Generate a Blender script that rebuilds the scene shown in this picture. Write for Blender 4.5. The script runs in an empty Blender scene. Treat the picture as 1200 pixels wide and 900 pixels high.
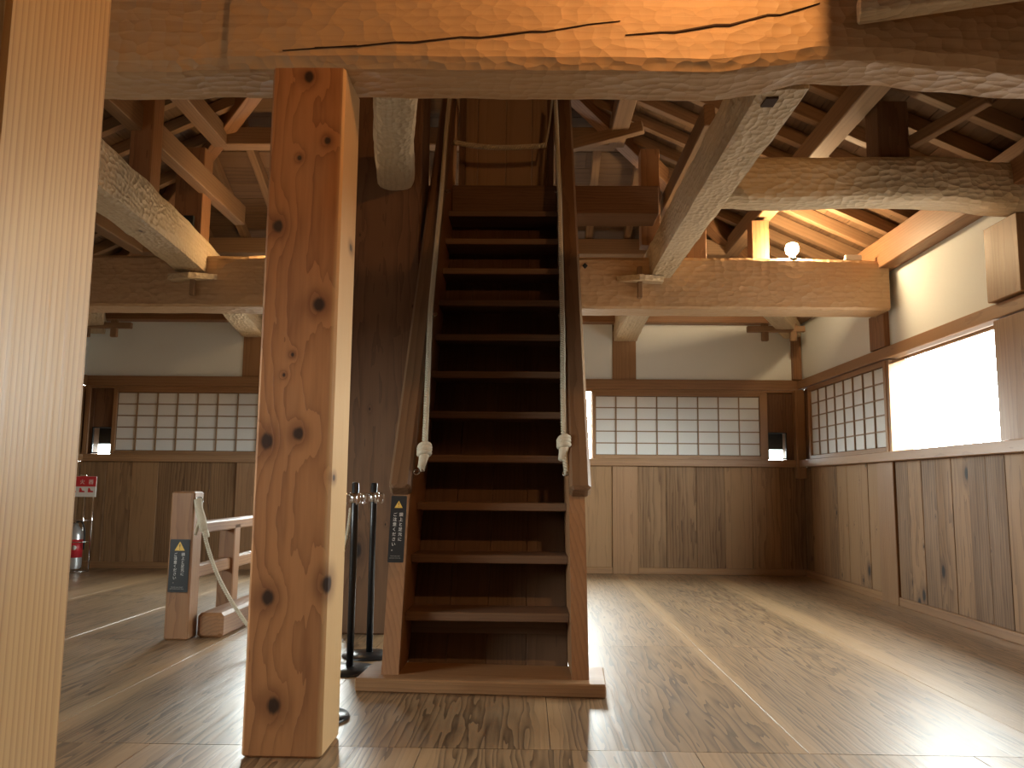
import bpy, math, random
from mathutils import Vector, Matrix, noise
random.seed(7)
sc = bpy.context.scene
COL = sc.collection

# ------------------------------------------------------------------ camera
cam_d = bpy.data.cameras.new('camera'); cam = bpy.data.objects.new('camera', cam_d); COL.objects.link(cam)
cam_d.sensor_fit = 'HORIZONTAL'; cam_d.sensor_width = 36.0; cam_d.lens = 970.0/1200.0*36.0
cam_d.clip_start = .05; cam_d.clip_end = 200
Rm = Matrix(((0.99978542, -0.00715927, 0.0194384), (0.01841319, -0.12275458, -0.99226623), (0.00949005, 0.99241123, -0.12259642)))
cam.matrix_world = Matrix.Translation((0, 0, 1.0)) @ Rm.to_4x4()
sc.camera = cam

# ------------------------------------------------------------------ world / exposure
world = bpy.data.worlds.new('overcast_sky'); sc.world = world; world.use_nodes = True
SKY = 48.0
bg = world.node_tree.nodes['Background']; bg.inputs[0].default_value = (.93, .97, 1.0, 1); bg.inputs[1].default_value = SKY
_nt = world.node_tree; _tc = _nt.nodes.new('ShaderNodeTexCoord'); _sp = _nt.nodes.new('ShaderNodeSeparateXYZ'); _rp = _nt.nodes.new('ShaderNodeValToRGB')
_nt.links.new(_tc.outputs['Generated'], _sp.inputs[0]); _nt.links.new(_sp.outputs[2], _rp.inputs[0]); _nt.links.new(_rp.outputs[0], bg.inputs[0])
_rp.color_ramp.elements[0].position = 0.0; _rp.color_ramp.elements[0].color = (.10, .10, .09, 1); _rp.color_ramp.elements[1].position = .012; _rp.color_ramp.elements[1].color = (.91, 1.0, .97, 1)   # ground below, overcast sky above
vs = sc.view_settings; vs.view_transform = 'Standard'; vs.look = 'None'; vs.gamma = 1; vs.use_curve_mapping = False
vs.exposure = 0.0
def portal(loc, rot, sx, sy):
    l = bpy.data.lights.new('daylight_portal', 'AREA'); l.shape = 'RECTANGLE'; l.size = sx; l.size_y = sy
    l.cycles.is_portal = True
    o = bpy.data.objects.new('daylight_portal', l); o.location = loc; o.rotation_euler = rot; COL.objects.link(o)

# room constants
BY, RX, LX, FY = 9.85, 3.25, -5.35, -3.0          # back wall, right wall, left wall, wall behind the camera
SILL0, SILL1, HEAD0, HEAD1 = 1.25, 1.335, 2.16, 2.28
PL_TOP = 3.0

# ------------------------------------------------------------------ materials
def nodes_of(name):
    m = bpy.data.materials.new(name); m.use_nodes = True
    nt = m.node_tree; return m, nt, nt.nodes['Principled BSDF']
def N(nt, t, **kw):
    n = nt.nodes.new(t)
    for k, v in kw.items(): setattr(n, k, v)
    return n
def math_(nt, op, a, b=None, c=None, clamp=False):
    n = nt.nodes.new('ShaderNodeMath'); n.operation = op; n.use_clamp = clamp
    for i, v in enumerate((a, b, c)):
        if v is None: continue
        if isinstance(v, (int, float)): n.inputs[i].default_value = v
        else: nt.links.new(v, n.inputs[i])
    return n.outputs[0]
def plain(name, col, rough=.5, metal=0, emit=None, strength=0, **kw):
    m, nt, b = nodes_of(name)
    b.inputs['Base Color'].default_value = (*col, 1); b.inputs['Roughness'].default_value = rough; b.inputs['Metallic'].default_value = metal
    if emit: b.inputs['Emission Color'].default_value = (*emit, 1); b.inputs['Emission Strength'].default_value = strength
    nz = N(nt, 'ShaderNodeTexNoise'); nz.inputs['Scale'].default_value = 40
    mr = N(nt, 'ShaderNodeMapRange'); mr.inputs[3].default_value = rough*.85; mr.inputs[4].default_value = min(1, rough*1.15)
    nt.links.new(nz.outputs[0], mr.inputs[0]); nt.links.new(mr.outputs[0], b.inputs['Roughness'])
    return m
def wood(name, light, dark, ring=14, ring_dist=6, contrast=.55, rough=.5, hew=0, knots=0, knot_pts=None, coat=0,
         offs=(0, .09, .16), vary=.25, bump=.05, sap=0, fiber=.35, hew_scale=(16, 26), spread=1.0, soft=False, stretch=.16, pale_side=None, wdetail=2.0, knot2d=False):
    """grain along local X; growth rings, fibre streaks, knots and adze facets"""
    m, nt, b = nodes_of(name); L = nt.links
    tc = N(nt, 'ShaderNodeTexCoord'); oi = N(nt, 'ShaderNodeObjectInfo')
    co = tc.outputs['Object']; rnd = oi.outputs['Random']
    r2 = math_(nt, 'FRACT', math_(nt, 'MULTIPLY', rnd, 13.37)); r3 = math_(nt, 'FRACT', math_(nt, 'MULTIPLY', rnd, 71.13))
    # offset per object
    cmb = N(nt, 'ShaderNodeCombineXYZ')
    L.new(math_(nt, 'MULTIPLY', rnd, 60), cmb.inputs[0])
    L.new(math_(nt, 'MULTIPLY_ADD', r2, .3*spread, offs[1]-.15*spread), cmb.inputs[1]); L.new(math_(nt, 'MULTIPLY_ADD', r3, .12*spread, offs[2]), cmb.inputs[2])
    add = N(nt, 'ShaderNodeVectorMath', operation='ADD'); L.new(co, add.inputs[0]); L.new(cmb.outputs[0], add.inputs[1])
    sq = N(nt, 'ShaderNodeVectorMath', operation='MULTIPLY'); L.new(add.outputs[0], sq.inputs[0]); sq.inputs[1].default_value = (stretch, 1, 1)
    # knots
    kd = None
    if knot_pts:
        for p in knot_pts:
            px, py, pz, rad = p
            sb = N(nt, 'ShaderNodeVectorMath', operation='SUBTRACT'); L.new(co, sb.inputs[0]); sb.inputs[1].default_value = (px, py, pz)
            ml = N(nt, 'ShaderNodeVectorMath', operation='MULTIPLY'); L.new(sb.outputs[0], ml.inputs[0]); ml.inputs[1].default_value = (.8/rad, 1/rad, .5/rad)
            ln = N(nt, 'ShaderNodeVectorMath', operation='LENGTH'); L.new(ml.outputs[0], ln.inputs[0])
            kd = ln.outputs['Value'] if kd is None else math_(nt, 'MINIMUM', kd, ln.outputs['Value'])
    elif knots:
        k3 = N(nt, 'ShaderNodeVectorMath', operation='MULTIPLY'); L.new(add.outputs[0], k3.inputs[0]); k3.inputs[1].default_value = (knots*.55, knots, 0 if knot2d else knots)
        vo = N(nt, 'ShaderNodeTexVoronoi'); vo.inputs['Scale'].default_value = 1; vo.voronoi_dimensions = '2D' if knot2d else '3D'; L.new(k3.outputs[0], vo.inputs['Vector'])
        sep = N(nt, 'ShaderNodeSeparateColor'); L.new(vo.outputs['Color'], sep.inputs[0])
        gate = math_(nt, 'MULTIPLY_ADD', sep.outputs[0], -14, 12)     # only some cells hold a knot
        gate = math_(nt, 'MAXIMUM', gate, 1.0)
        kd = math_(nt, 'MULTIPLY', math_(nt, 'MULTIPLY', vo.outputs['Distance'], 11), gate)
    wv = N(nt, 'ShaderNodeTexWave', wave_type='RINGS', rings_direction='X', wave_profile='SAW' if not soft else 'SIN')
    wv.inputs['Scale'].default_value = ring; wv.inputs['Distortion'].default_value = ring_dist; wv.inputs['Detail'].default_value = wdetail
    wv.inputs['Detail Scale'].default_value = 2.2*14/ring if ring > 20 else 1.6; wv.inputs['Detail Roughness'].default_value = .45
    L.new(sq.outputs[0], wv.inputs['Vector'])
    if kd is not None:
        ph = math_(nt, 'MULTIPLY', math_(nt, 'POWER', 2.718, math_(nt, 'MULTIPLY', kd, -.45)), 16)
        L.new(ph, wv.inputs['Phase Offset'])
    fb = N(nt, 'ShaderNodeVectorMath', operation='MULTIPLY'); L.new(add.outputs[0], fb.inputs[0]); fb.inputs[1].default_value = (2.0, 70, 70)
    nf = N(nt, 'ShaderNodeTexNoise'); nf.inputs['Scale'].default_value = 1; nf.inputs['Detail'].default_value = 3; L.new(fb.outputs[0], nf.inputs['Vector'])
    bl = N(nt, 'ShaderNodeVectorMath', operation='MULTIPLY'); L.new(add.outputs[0], bl.inputs[0]); bl.inputs[1].default_value = (.7, 4, 4)
    nb = N(nt, 'ShaderNodeTexNoise'); nb.inputs['Scale'].default_value = 1.3; nb.inputs['Detail'].default_value = 3; L.new(bl.outputs[0], nb.inputs['Vector'])
    fac = math_(nt, 'MULTIPLY', math_(nt, 'POWER', wv.outputs['Fac'], 2.2), contrast)
    fac = math_(nt, 'MULTIPLY_ADD', math_(nt, 'SUBTRACT', nf.outputs['Fac'], .5), fiber*1.6, fac)
    fac = math_(nt, 'MULTIPLY_ADD', math_(nt, 'SUBTRACT', nb.outputs['Fac'], .45), .9, fac)
    fac = math_(nt, 'MULTIPLY_ADD', math_(nt, 'SUBTRACT', r2, .45), vary*1.6, fac, clamp=True)
    mx = N(nt, 'ShaderNodeMix', data_type='RGBA'); L.new(fac, mx.inputs[0]); mx.inputs[6].default_value = (*light, 1); mx.inputs[7].default_value = (*dark, 1)
    colr = mx.outputs[2]
    if sap:   # pale sapwood along the board's long edges (local Y = +-sap)
        sp = N(nt, 'ShaderNodeSeparateXYZ'); L.new(co, sp.inputs[0])
        ay = math_(nt, 'ADD', math_(nt, 'ABSOLUTE', sp.outputs[1]), math_(nt, 'MULTIPLY', math_(nt, 'SUBTRACT', nb.outputs['Fac'], .5), .12))
        sf = N(nt, 'ShaderNodeMapRange', interpolation_type='SMOOTHSTEP'); L.new(ay, sf.inputs[0]); sf.inputs[1].default_value = sap-.06; sf.inputs[2].default_value = sap
        sf.inputs[4].default_value = .65
        m2 = N(nt, 'ShaderNodeMix', data_type='RGBA'); L.new(sf.outputs[0], m2.inputs[0]); L.new(colr, m2.inputs[6]); m2.inputs[7].default_value = (light[0]*1.35, light[1]*1.35, light[2]*1.3, 1)
        colr = m2.outputs[2]
    if pale_side:  # paler yellow on one face only (local Y below pale_side)
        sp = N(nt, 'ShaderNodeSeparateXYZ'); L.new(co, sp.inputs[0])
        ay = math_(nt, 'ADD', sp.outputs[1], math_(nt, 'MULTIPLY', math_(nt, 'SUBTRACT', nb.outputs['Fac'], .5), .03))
        sf = N(nt, 'ShaderNodeMapRange', interpolation_type='SMOOTHSTEP'); L.new(ay, sf.inputs[0]); sf.inputs[1].default_value = pale_side; sf.inputs[2].default_value = pale_side+.025; sf.inputs[3].default_value = .85; sf.inputs[4].default_value = 0
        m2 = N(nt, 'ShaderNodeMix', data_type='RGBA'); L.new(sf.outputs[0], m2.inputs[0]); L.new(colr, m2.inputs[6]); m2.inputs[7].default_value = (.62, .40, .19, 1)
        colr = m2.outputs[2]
    if kd is not None:
        kf = N(nt, 'ShaderNodeMapRange', interpolation_type='SMOOTHSTEP'); kj = math_(nt, 'MULTIPLY_ADD', nf.outputs['Fac'], .5, math_(nt, 'SUBTRACT', kd, .25))
        L.new(kj, kf.inputs[0]); kf.inputs[1].default_value = .55; kf.inputs[2].default_value = 1.15; kf.inputs[3].default_value = 1; kf.inputs[4].default_value = 0
        m3 = N(nt, 'ShaderNodeMix', data_type='RGBA'); L.new(kf.outputs[0], m3.inputs[0]); L.new(colr, m3.inputs[6]); m3.inputs[7].default_value = (dark[0]*.16, dark[1]*.16, dark[2]*.2, 1)
        kh = N(nt, 'ShaderNodeMapRange', interpolation_type='SMOOTHSTEP'); L.new(kj, kh.inputs[0]); kh.inputs[1].default_value = .9; kh.inputs[2].default_value = 3.0; kh.inputs[3].default_value = .55; kh.inputs[4].default_value = 0
        m4 = N(nt, 'ShaderNodeMix', data_type='RGBA'); L.new(kh.outputs[0], m4.inputs[0]); L.new(colr, m4.inputs[6]); m4.inputs[7].default_value = (dark[0]*.75, dark[1]*.7, dark[2]*.7, 1)
        L.new(m4.outputs[2], m3.inputs[6]); colr = m3.outputs[2]
    L.new(colr, b.inputs['Base Color'])
    rr = N(nt, 'ShaderNodeMapRange'); L.new(nb.outputs['Fac'], rr.inputs[0]); rr.inputs[3].default_value = rough*.8; rr.inputs[4].default_value = rough*1.25
    L.new(rr.outputs[0], b.inputs['Roughness'])
    if sap: b.inputs['Specular IOR Level'].default_value = .85
    b.inputs['Coat Weight'].default_value = coat; b.inputs['Coat Roughness'].default_value = .26
    # relief
    bp = N(nt, 'ShaderNodeBump'); bp.inputs['Strength'].default_value = 1; bp.inputs['Distance'].default_value = 1
    hgt = math_(nt, 'MULTIPLY', math_(nt, 'ADD', wv.outputs['Fac'], nf.outputs['Fac']), bump*.01)
    if hew:
        nd = N(nt, 'ShaderNodeTexNoise'); nd.inputs['Scale'].default_value = 6; L.new(co, nd.inputs['Vector'])
        nm = N(nt, 'ShaderNodeVectorMath', operation='SCALE'); L.new(nd.outputs['Color'], nm.inputs[0]); nm.inputs['Scale'].default_value = .05
        na = N(nt, 'ShaderNodeVectorMath', operation='ADD'); L.new(add.outputs[0], na.inputs[0]); L.new(nm.outputs[0], na.inputs[1])
        hs = N(nt, 'ShaderNodeVectorMath', operation='MULTIPLY'); L.new(na.outputs[0], hs.inputs[0]); hs.inputs[1].default_value = (hew_scale[0], hew_scale[1], hew_scale[1])
        v2 = N(nt, 'ShaderNodeTexVoronoi'); v2.inputs['Scale'].default_value = 1; v2.inputs['Randomness'].default_value = .75; L.new(hs.outputs[0], v2.inputs['Vector'])
        sq2 = math_(nt, 'POWER', v2.outputs['Distance'], 1.6)
        hgt = math_(nt, 'MULTIPLY_ADD', sq2, hew*.012, hgt)
    L.new(hgt, bp.inputs['Height']); L.new(bp.outputs[0], b.inputs['Normal'])
    return m

M = {}
M['pale'] = wood('pale_cypress', (.58, .375, .16), (.37, .185, .06), ring=20, ring_dist=3.5, contrast=.8, rough=.38, offs=(0, .5, .06), stretch=.05, spread=.3, vary=.0, fiber=.35, bump=.05)
M['post'] = wood('cedar_post', (.42, .19, .074), (.19, .07, .026), ring=15, ring_dist=5, contrast=.6, rough=.42, vary=.0, coat=.15, spread=0, offs=(0, .1, .2), pale_side=-.148,
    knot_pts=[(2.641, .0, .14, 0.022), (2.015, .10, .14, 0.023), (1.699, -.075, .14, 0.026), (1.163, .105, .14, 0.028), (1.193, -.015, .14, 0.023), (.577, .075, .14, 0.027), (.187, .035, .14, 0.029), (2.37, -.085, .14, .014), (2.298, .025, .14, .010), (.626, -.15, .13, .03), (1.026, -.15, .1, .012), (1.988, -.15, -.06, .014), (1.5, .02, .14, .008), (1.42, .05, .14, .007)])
M['cedar'] = wood('cedar_timber', (.30, .15, .066), (.155, .066, .027), ring=14, ring_dist=4, contrast=.55, rough=.5, knots=2.4, vary=.22)
M['dpillar'] = wood('dark_cedar', (.16, .078, .035), (.075, .032, .014), ring=13, ring_dist=6, contrast=.6, rough=.7, knots=2.6, vary=.05, knot2d=True)
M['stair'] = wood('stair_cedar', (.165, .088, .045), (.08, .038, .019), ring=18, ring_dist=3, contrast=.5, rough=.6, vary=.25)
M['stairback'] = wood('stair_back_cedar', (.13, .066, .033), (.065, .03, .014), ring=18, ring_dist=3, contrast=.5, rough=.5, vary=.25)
M['hrail'] = wood('handrail_cedar', (.19, .105, .055), (.095, .048, .023), ring=12, ring_dist=3, contrast=.6, rough=.4, vary=.1)
M['newel'] = wood('stringer_cedar', (.33, .165, .075), (.19, .085, .038), ring=16, ring_dist=3, contrast=.5, rough=.45, vary=.1)
M['beam'] = wood('hewn_beam', (.54, .37, .215), (.40, .245, .125), ring=9, ring_dist=5, contrast=.35, rough=.55, hew=.85, knots=1.7, vary=.05, hew_scale=(15, 22))
M['log'] = wood('hewn_pine_log', (.62, .50, .335), (.44, .325, .195), ring=9, ring_dist=4, contrast=.35, rough=.6, hew=1.1, knots=3.0, vary=.1, hew_scale=(20, 30))
M['logr'] = wood('hewn_pine_cross_log', (.62, .50, .335), (.44, .325, .195), ring=9, ring_dist=4, contrast=.35, rough=.6, hew=1.1, vary=.1, hew_scale=(18, 28), spread=0,
    knot_pts=[(.06, .17, -.1, .045), (.1, .17, .05, .02), (.19, .17, .1, .024), (.75, .17, 0, .034), (1.45, .17, 0, .034), (1.66, .17, -.02, .018)])
M['wall'] = wood('wainscot_cedar', (.31, .175, .08), (.118, .06, .026), ring=13, ring_dist=6, contrast=.6, rough=.66, vary=.5, stretch=.1)
M['wallk'] = wood('knotty_wainscot_cedar', (.31, .175, .08), (.118, .06, .026), ring=13, ring_dist=6, contrast=.6, rough=.66, knots=3.0, vary=.5, stretch=.1, knot2d=True)
M['plank'] = wood('stair_head_plank', (.36, .235, .14), (.25, .15, .085), ring=12, ring_dist=3, contrast=.4, rough=.55, vary=.2)
M['rail'] = wood('rail_cedar', (.32, .175, .08), (.20, .098, .042), ring=15, ring_dist=3, contrast=.5, rough=.48, vary=.15)
M['floor'] = wood('polished_floor', (.29, .182, .094), (.085, .049, .023), ring=14, ring_dist=12, contrast=1.0, rough=.42, vary=.12, coat=.35, sap=.47, stretch=.085, wdetail=1.5, spread=1.2, bump=.07)
M['roof'] = wood('roof_board', (.17, .098, .05), (.075, .04, .02), ring=10, ring_dist=4, contrast=.45, rough=.6, knots=1.5, vary=.35)
M['rafter'] = wood('rafter_pine', (.26, .155, .08), (.15, .082, .04), ring=11, ring_dist=3, contrast=.4, rough=.6, vary=.25)
M['lattice'] = plain('lattice_cedar', (.26, .16, .085), .5)
M['crack'] = plain('open_crack', (.05, .022, .01), .9)
M['black'] = plain('black_powder_coat', (.012, .012, .013), .3)
M['blackm'] = plain('matt_black', (.012, .013, .014), .6)
M['sign'] = plain('sign_black', (.014, .016, .018), .45)
M['steel'] = plain('steel', (.6, .6, .6), .25, 1)
M['chrome'] = plain('chrome', (.75, .75, .76), .12, 1)
M['white'] = plain('white_paint', (.75, .75, .72), .4)
M['grey'] = plain('grey_print', (.35, .35, .34), .5)
M['yellow'] = plain('warning_yellow', (.75, .50, .10), .45)
M['red'] = plain('signal_red', (.55, .03, .04), .4)
M['silver'] = plain('silver_paint', (.55, .56, .57), .32, .6)
M['bulb'] = plain('lit_bulb', (1, .9, .7), .5, 0, (1, .72, .40), 620)
M['bulb2'] = plain('lit_spot_lens', (1, .9, .7), .5, 0, (1, .49, .17), 900)
M['bulb3'] = plain('lit_small_lens', (1, .9, .7), .5, 0, (1, .62, .28), 150)
def mk_plaster():
    m, nt, b = nodes_of('white_plaster'); L = nt.links
    tc = N(nt, 'ShaderNodeTexCoord'); nz = N(nt, 'ShaderNodeTexNoise'); nz.inputs['Scale'].default_value = 1.7; nz.inputs['Detail'].default_value = 4; L.new(tc.outputs['Object'], nz.inputs['Vector'])
    cr = N(nt, 'ShaderNodeMix', data_type='RGBA'); L.new(nz.outputs[0], cr.inputs[0]); cr.inputs[6].default_value = (.83, .87, .865, 1); cr.inputs[7].default_value = (.78, .82, .815, 1)
    L.new(cr.outputs[2], b.inputs['Base Color']); b.inputs['Roughness'].default_value = .85
    n2 = N(nt, 'ShaderNodeTexNoise'); n2.inputs['Scale'].default_value = 160; L.new(tc.outputs['Object'], n2.inputs['Vector'])
    bp = N(nt, 'ShaderNodeBump'); bp.inputs['Strength'].default_value = .08; L.new(n2.outputs[0], bp.inputs['Height']); L.new(bp.outputs[0], b.inputs['Normal'])
    return m
M['plaster'] = mk_plaster()
def mk_paper():
    m, nt, b = nodes_of('shoji_paper'); L = nt.links
    tc = N(nt, 'ShaderNodeTexCoord'); nz = N(nt, 'ShaderNodeTexNoise'); nz.inputs['Scale'].default_value = 90; nz.inputs['Detail'].default_value = 4; L.new(tc.outputs['Object'], nz.inputs['Vector'])
    cr = N(nt, 'ShaderNodeMix', data_type='RGBA'); L.new(nz.outputs[0], cr.inputs[0]); cr.inputs[6].default_value = (.72, .72, .70, 1); cr.inputs[7].default_value = (.65, .65, .63, 1)
    L.new(cr.outputs[2], b.inputs['Base Color']); b.inputs['Roughness'].default_value = .8
    return m
M['paper'] = mk_paper()
def mk_rope():
    m, nt, b = nodes_of('hemp_rope'); L = nt.links
    tc = N(nt, 'ShaderNodeTexCoord'); nz = N(nt, 'ShaderNodeTexNoise'); nz.inputs['Scale'].default_value = 120; nz.inputs['Detail'].default_value = 3; L.new(tc.outputs['Object'], nz.inputs['Vector'])
    cr = N(nt, 'ShaderNodeMix', data_type='RGBA'); L.new(nz.outputs[0], cr.inputs[0]); cr.inputs[6].default_value = (.62, .56, .44, 1); cr.inputs[7].default_value = (.42, .36, .26, 1)
    L.new(cr.outputs[2], b.inputs['Base Color']); b.inputs['Roughness'].default_value = .8
    bp = N(nt, 'ShaderNodeBump'); bp.inputs['Strength'].default_value = .3; bp.inputs['Distance'].default_value = .002; L.new(nz.outputs[0], bp.inputs['Height']); L.new(bp.outputs[0], b.inputs['Normal'])
    return m
M['rope'] = mk_rope()
def mk_glass():
    m, nt, b = nodes_of('dark_glass')
    b.inputs['Base Color'].default_value = (.8, .86, .88, 1); b.inputs['Roughness'].default_value = .03; b.inputs['Transmission Weight'].default_value = 1
    b.inputs['IOR'].default_value = 1.1
    return m
M['glass'] = mk_glass()

# ------------------------------------------------------------------ helpers
WM = {}
def link(name, mesh, Mx, mat=None, parent=None):
    o = bpy.data.objects.new(name, mesh); COL.objects.link(o)
    if mat is not None and mesh is not None and not mesh.materials: mesh.materials.append(mat)
    if parent is not None:
        o.parent = parent; o.matrix_basis = WM[parent.name].inverted() @ Mx
    else: o.matrix_basis = Mx
    WM[o.name] = Mx.copy()
    return o
def tag(o, label=None, cat=None, group=None, kind=None):
    if label: o['label'] = label
    if cat: o['category'] = cat
    if group: o['group'] = group
    if kind: o['kind'] = kind
    return o
def thing(name, loc, label=None, cat=None, group=None, kind=None):
    o = bpy.data.objects.new(name, None); o.empty_display_size = .1; COL.objects.link(o)
    o.location = loc; WM[o.name] = Matrix.Translation(loc)
    return tag(o, label, cat, group, kind)
def frame_of(p0, p1, up):
    x = (Vector(p1)-Vector(p0)); Ln = x.length; x.normalize()
    z = Vector(up); z = (z - z.dot(x)*x).normalized(); y = z.cross(x)
    return Matrix.Translation(p0) @ Matrix((x, y, z)).transposed().to_4x4(), Ln
MC = {}
def box_mesh(L, w, h, bev, mat):
    key = (round(L, 3), round(w, 3), round(h, 3), bev, mat.name)
    if key in MC: return MC[key]
    a, c = w/2, h/2; b = min(bev, a*.45, c*.45)
    prof = [(-a+b, -c), (a-b, -c), (a, -c+b), (a, c-b), (a-b, c), (-a+b, c), (-a, c-b), (-a, -c+b)] if b > 0 else [(-a, -c), (a, -c), (a, c), (-a, c)]
    n = len(prof); vs_ = []; e = min(b, L*.1)
    if b > 0:
        inn = [(y*(1-b/a), z*(1-b/c)) for y, z in prof]
        rings = [(0, inn), (e, prof), (L-e, prof), (L, inn)]
    else: rings = [(0, prof), (L, prof)]
    for x, pr in rings: vs_ += [(x, y, z) for y, z in pr]
    fs = []
    for k in range(len(rings)-1):
        for i in range(n):
            j = (i+1) % n; fs.append((k*n+i, (k+1)*n+i, (k+1)*n+j, k*n+j))
    fs.append(tuple(range(n))); last = (len(rings)-1)*n; fs.append(tuple(last+i for i in reversed(range(n))))
    fs = [tuple(reversed(f)) for f in fs]
    me = bpy.data.meshes.new('timber'); me.from_pydata(vs_, [], fs); me.materials.append(mat); fix_normals(me); MC[key] = me
    return me
import bmesh
def fix_normals(me):
    bm = bmesh.new(); bm.from_mesh(me); bmesh.ops.recalc_face_normals(bm, faces=bm.faces); bm.to_mesh(me); bm.free()
def timber(name, p0, p1, w, h, mat, parent=None, up=(0, 0, 1), bev=.006):
    Mx, L = frame_of(p0, p1, up)
    return link(name, box_mesh(L, w, h, bev, M[mat]), Mx, None, parent)
def mesh_obj(name, verts, faces, mat, parent=None, Mx=None, smooth=False):
    me = bpy.data.meshes.new(name); me.from_pydata(verts, [], faces); fix_normals(me)
    if smooth:
        for p in me.polygons: p.use_smooth = True
    return link(name, me, Mx or Matrix(), M[mat], parent)
def loft(name, sections, mat, parent=None, Mx=None, smooth=False, closed_caps=True):
    n = len(sections[0]); vs_ = [v for s in sections for v in s]; fs = []
    for k in range(len(sections)-1):
        for i in range(n):
            j = (i+1) % n; fs.append((k*n+i, k*n+j, (k+1)*n+j, (k+1)*n+i))
    if closed_caps: fs.append(tuple(range(n))); fs.append(tuple((len(sections)-1)*n+i for i in range(n)))
    return mesh_obj(name, vs_, fs, mat, parent, Mx, smooth)
def prism(name, poly, axis_vec, mat, parent=None, Mx=None, local_x=None):
    """poly: world points of one face; extruded by axis_vec; local X of the object = local_x direction for the grain"""
    lx = Vector(local_x or (Vector(poly[1])-Vector(poly[0]))).normalized()
    F, _ = frame_of(poly[0], Vector(poly[0])+lx, axis_vec)
    Fi = F.inverted(); a = [Fi @ Vector(p) for p in poly]; b = [Fi @ (Vector(p)+Vector(axis_vec)) for p in poly]
    n = len(a); fs = [tuple(range(n)), tuple(range(2*n-1, n-1, -1))] + [(i, (i+1) % n, n+(i+1) % n, n+i) for i in range(n)]
    return mesh_obj(name, [tuple(v) for v in a+b], fs, mat, parent, F)
def lathe(name, prof, mat, parent=None, loc=(0, 0, 0), seg=24, Mx=None, smooth=True):
    secs = [[(r*math.cos(2*math.pi*i/seg), r*math.sin(2*math.pi*i/seg), z) for i in range(seg)] for r, z in prof]
    o = loft(name, secs, mat, parent, Mx or Matrix.Translation(loc), smooth)
    return o
def catmull(pts, n):
    pts = [Vector(p) for p in pts]; P = [2*pts[0]-pts[1]]+pts+[2*pts[-1]-pts[-2]]; out = []
    seg = len(pts)-1; per = max(2, n//seg)
    for i in range(seg):
        for k in range(per):
            t = k/per; a, b, c, d = P[i:i+4]
            out.append(.5*((2*b)+(c-a)*t+(2*a-5*b+4*c-d)*t*t+(3*b-a-3*c+d)*t**3))
    out.append(pts[-1]); return out
def sweep(paths_r, sides=6):
    vs_, fs = [], []
    for path, rad in paths_r:
        base = len(vs_); n = len(path); up = Vector((.123, .2, .97))
        for i, p in enumerate(path):
            t = (path[min(i+1, n-1)]-path[max(i-1, 0)]).normalized()
            u = t.cross(up); u = u.normalized() if u.length > 1e-4 else Vector((1, 0, 0)); v = u.cross(t)
            r = rad(i/(n-1)) if callable(rad) else rad
            for k in range(sides):
                a = 2*math.pi*k/sides; vs_.append(tuple(p+u*math.cos(a)*r+v*math.sin(a)*r))
        for i in range(n-1):
            for k in range(sides):
                j = (k+1) % sides; fs.append((base+i*sides+k, base+i*sides+j, base+(i+1)*sides+j, base+(i+1)*sides+k))
        fs.append(tuple(base+k for k in range(sides))); fs.append(tuple(base+(n-1)*sides+k for k in reversed(range(sides))))
    return vs_, fs
def tube(name, pts, r, mat, parent=None, sides=8, n=24):
    path = catmull(pts, n) if len(pts) > 2 else [Vector(p) for p in pts]
    o0 = path[0].copy(); path = [p-o0 for p in path]
    v, f = sweep([(path, r)], sides); return mesh_obj(name, v, f, mat, parent, Matrix.Translation(o0), True)
def rope(name, pts, r, parent=None, pitch=.055, res=9):
    """three strands twisted round each other"""
    base = catmull(pts, 200); L = sum((base[i+1]-base[i]).length for i in range(len(base)-1))
    n = int(L/pitch*res); cum = [0]
    for i in range(len(base)-1): cum.append(cum[-1]+(base[i+1]-base[i]).length)
    o0 = base[0].copy(); strands = [[], [], []]; j = 0
    for i in range(n+1):
        s = L*i/n
        while j < len(base)-2 and cum[j+1] < s: j += 1
        t = (s-cum[j])/max(1e-9, cum[j+1]-cum[j]); p = base[j].lerp(base[j+1], t); d = (base[j+1]-base[j]).normalized()
        u = d.cross(Vector((.123, .2, .97))).normalized(); v = u.cross(d)
        for k in range(3):
            a = 2*math.pi*(s/pitch+k/3); strands[k].append(p-o0+(u*math.cos(a)+v*math.sin(a))*r*.62)
    vv, ff = sweep([(st, r*.45) for st in strands], 6)
    return mesh_obj(name, vv, ff, 'rope', parent, Matrix.Translation(o0), True)
def text(name, body, size, Mx, mat, parent, depth=.0004):
    c = bpy.data.curves.new('lettering', 'FONT'); c.body = body; c.size = size; c.align_x = 'CENTER'; c.align_y = 'CENTER'; c.extrude = depth
    t = bpy.data.objects.new('lettering_tmp', c); COL.objects.link(t)
    me = bpy.data.meshes.new_from_object(t.evaluated_get(bpy.context.evaluated_depsgraph_get()))
    bpy.data.objects.remove(t)
    return link(name, me, Mx, M[mat], parent)
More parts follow.
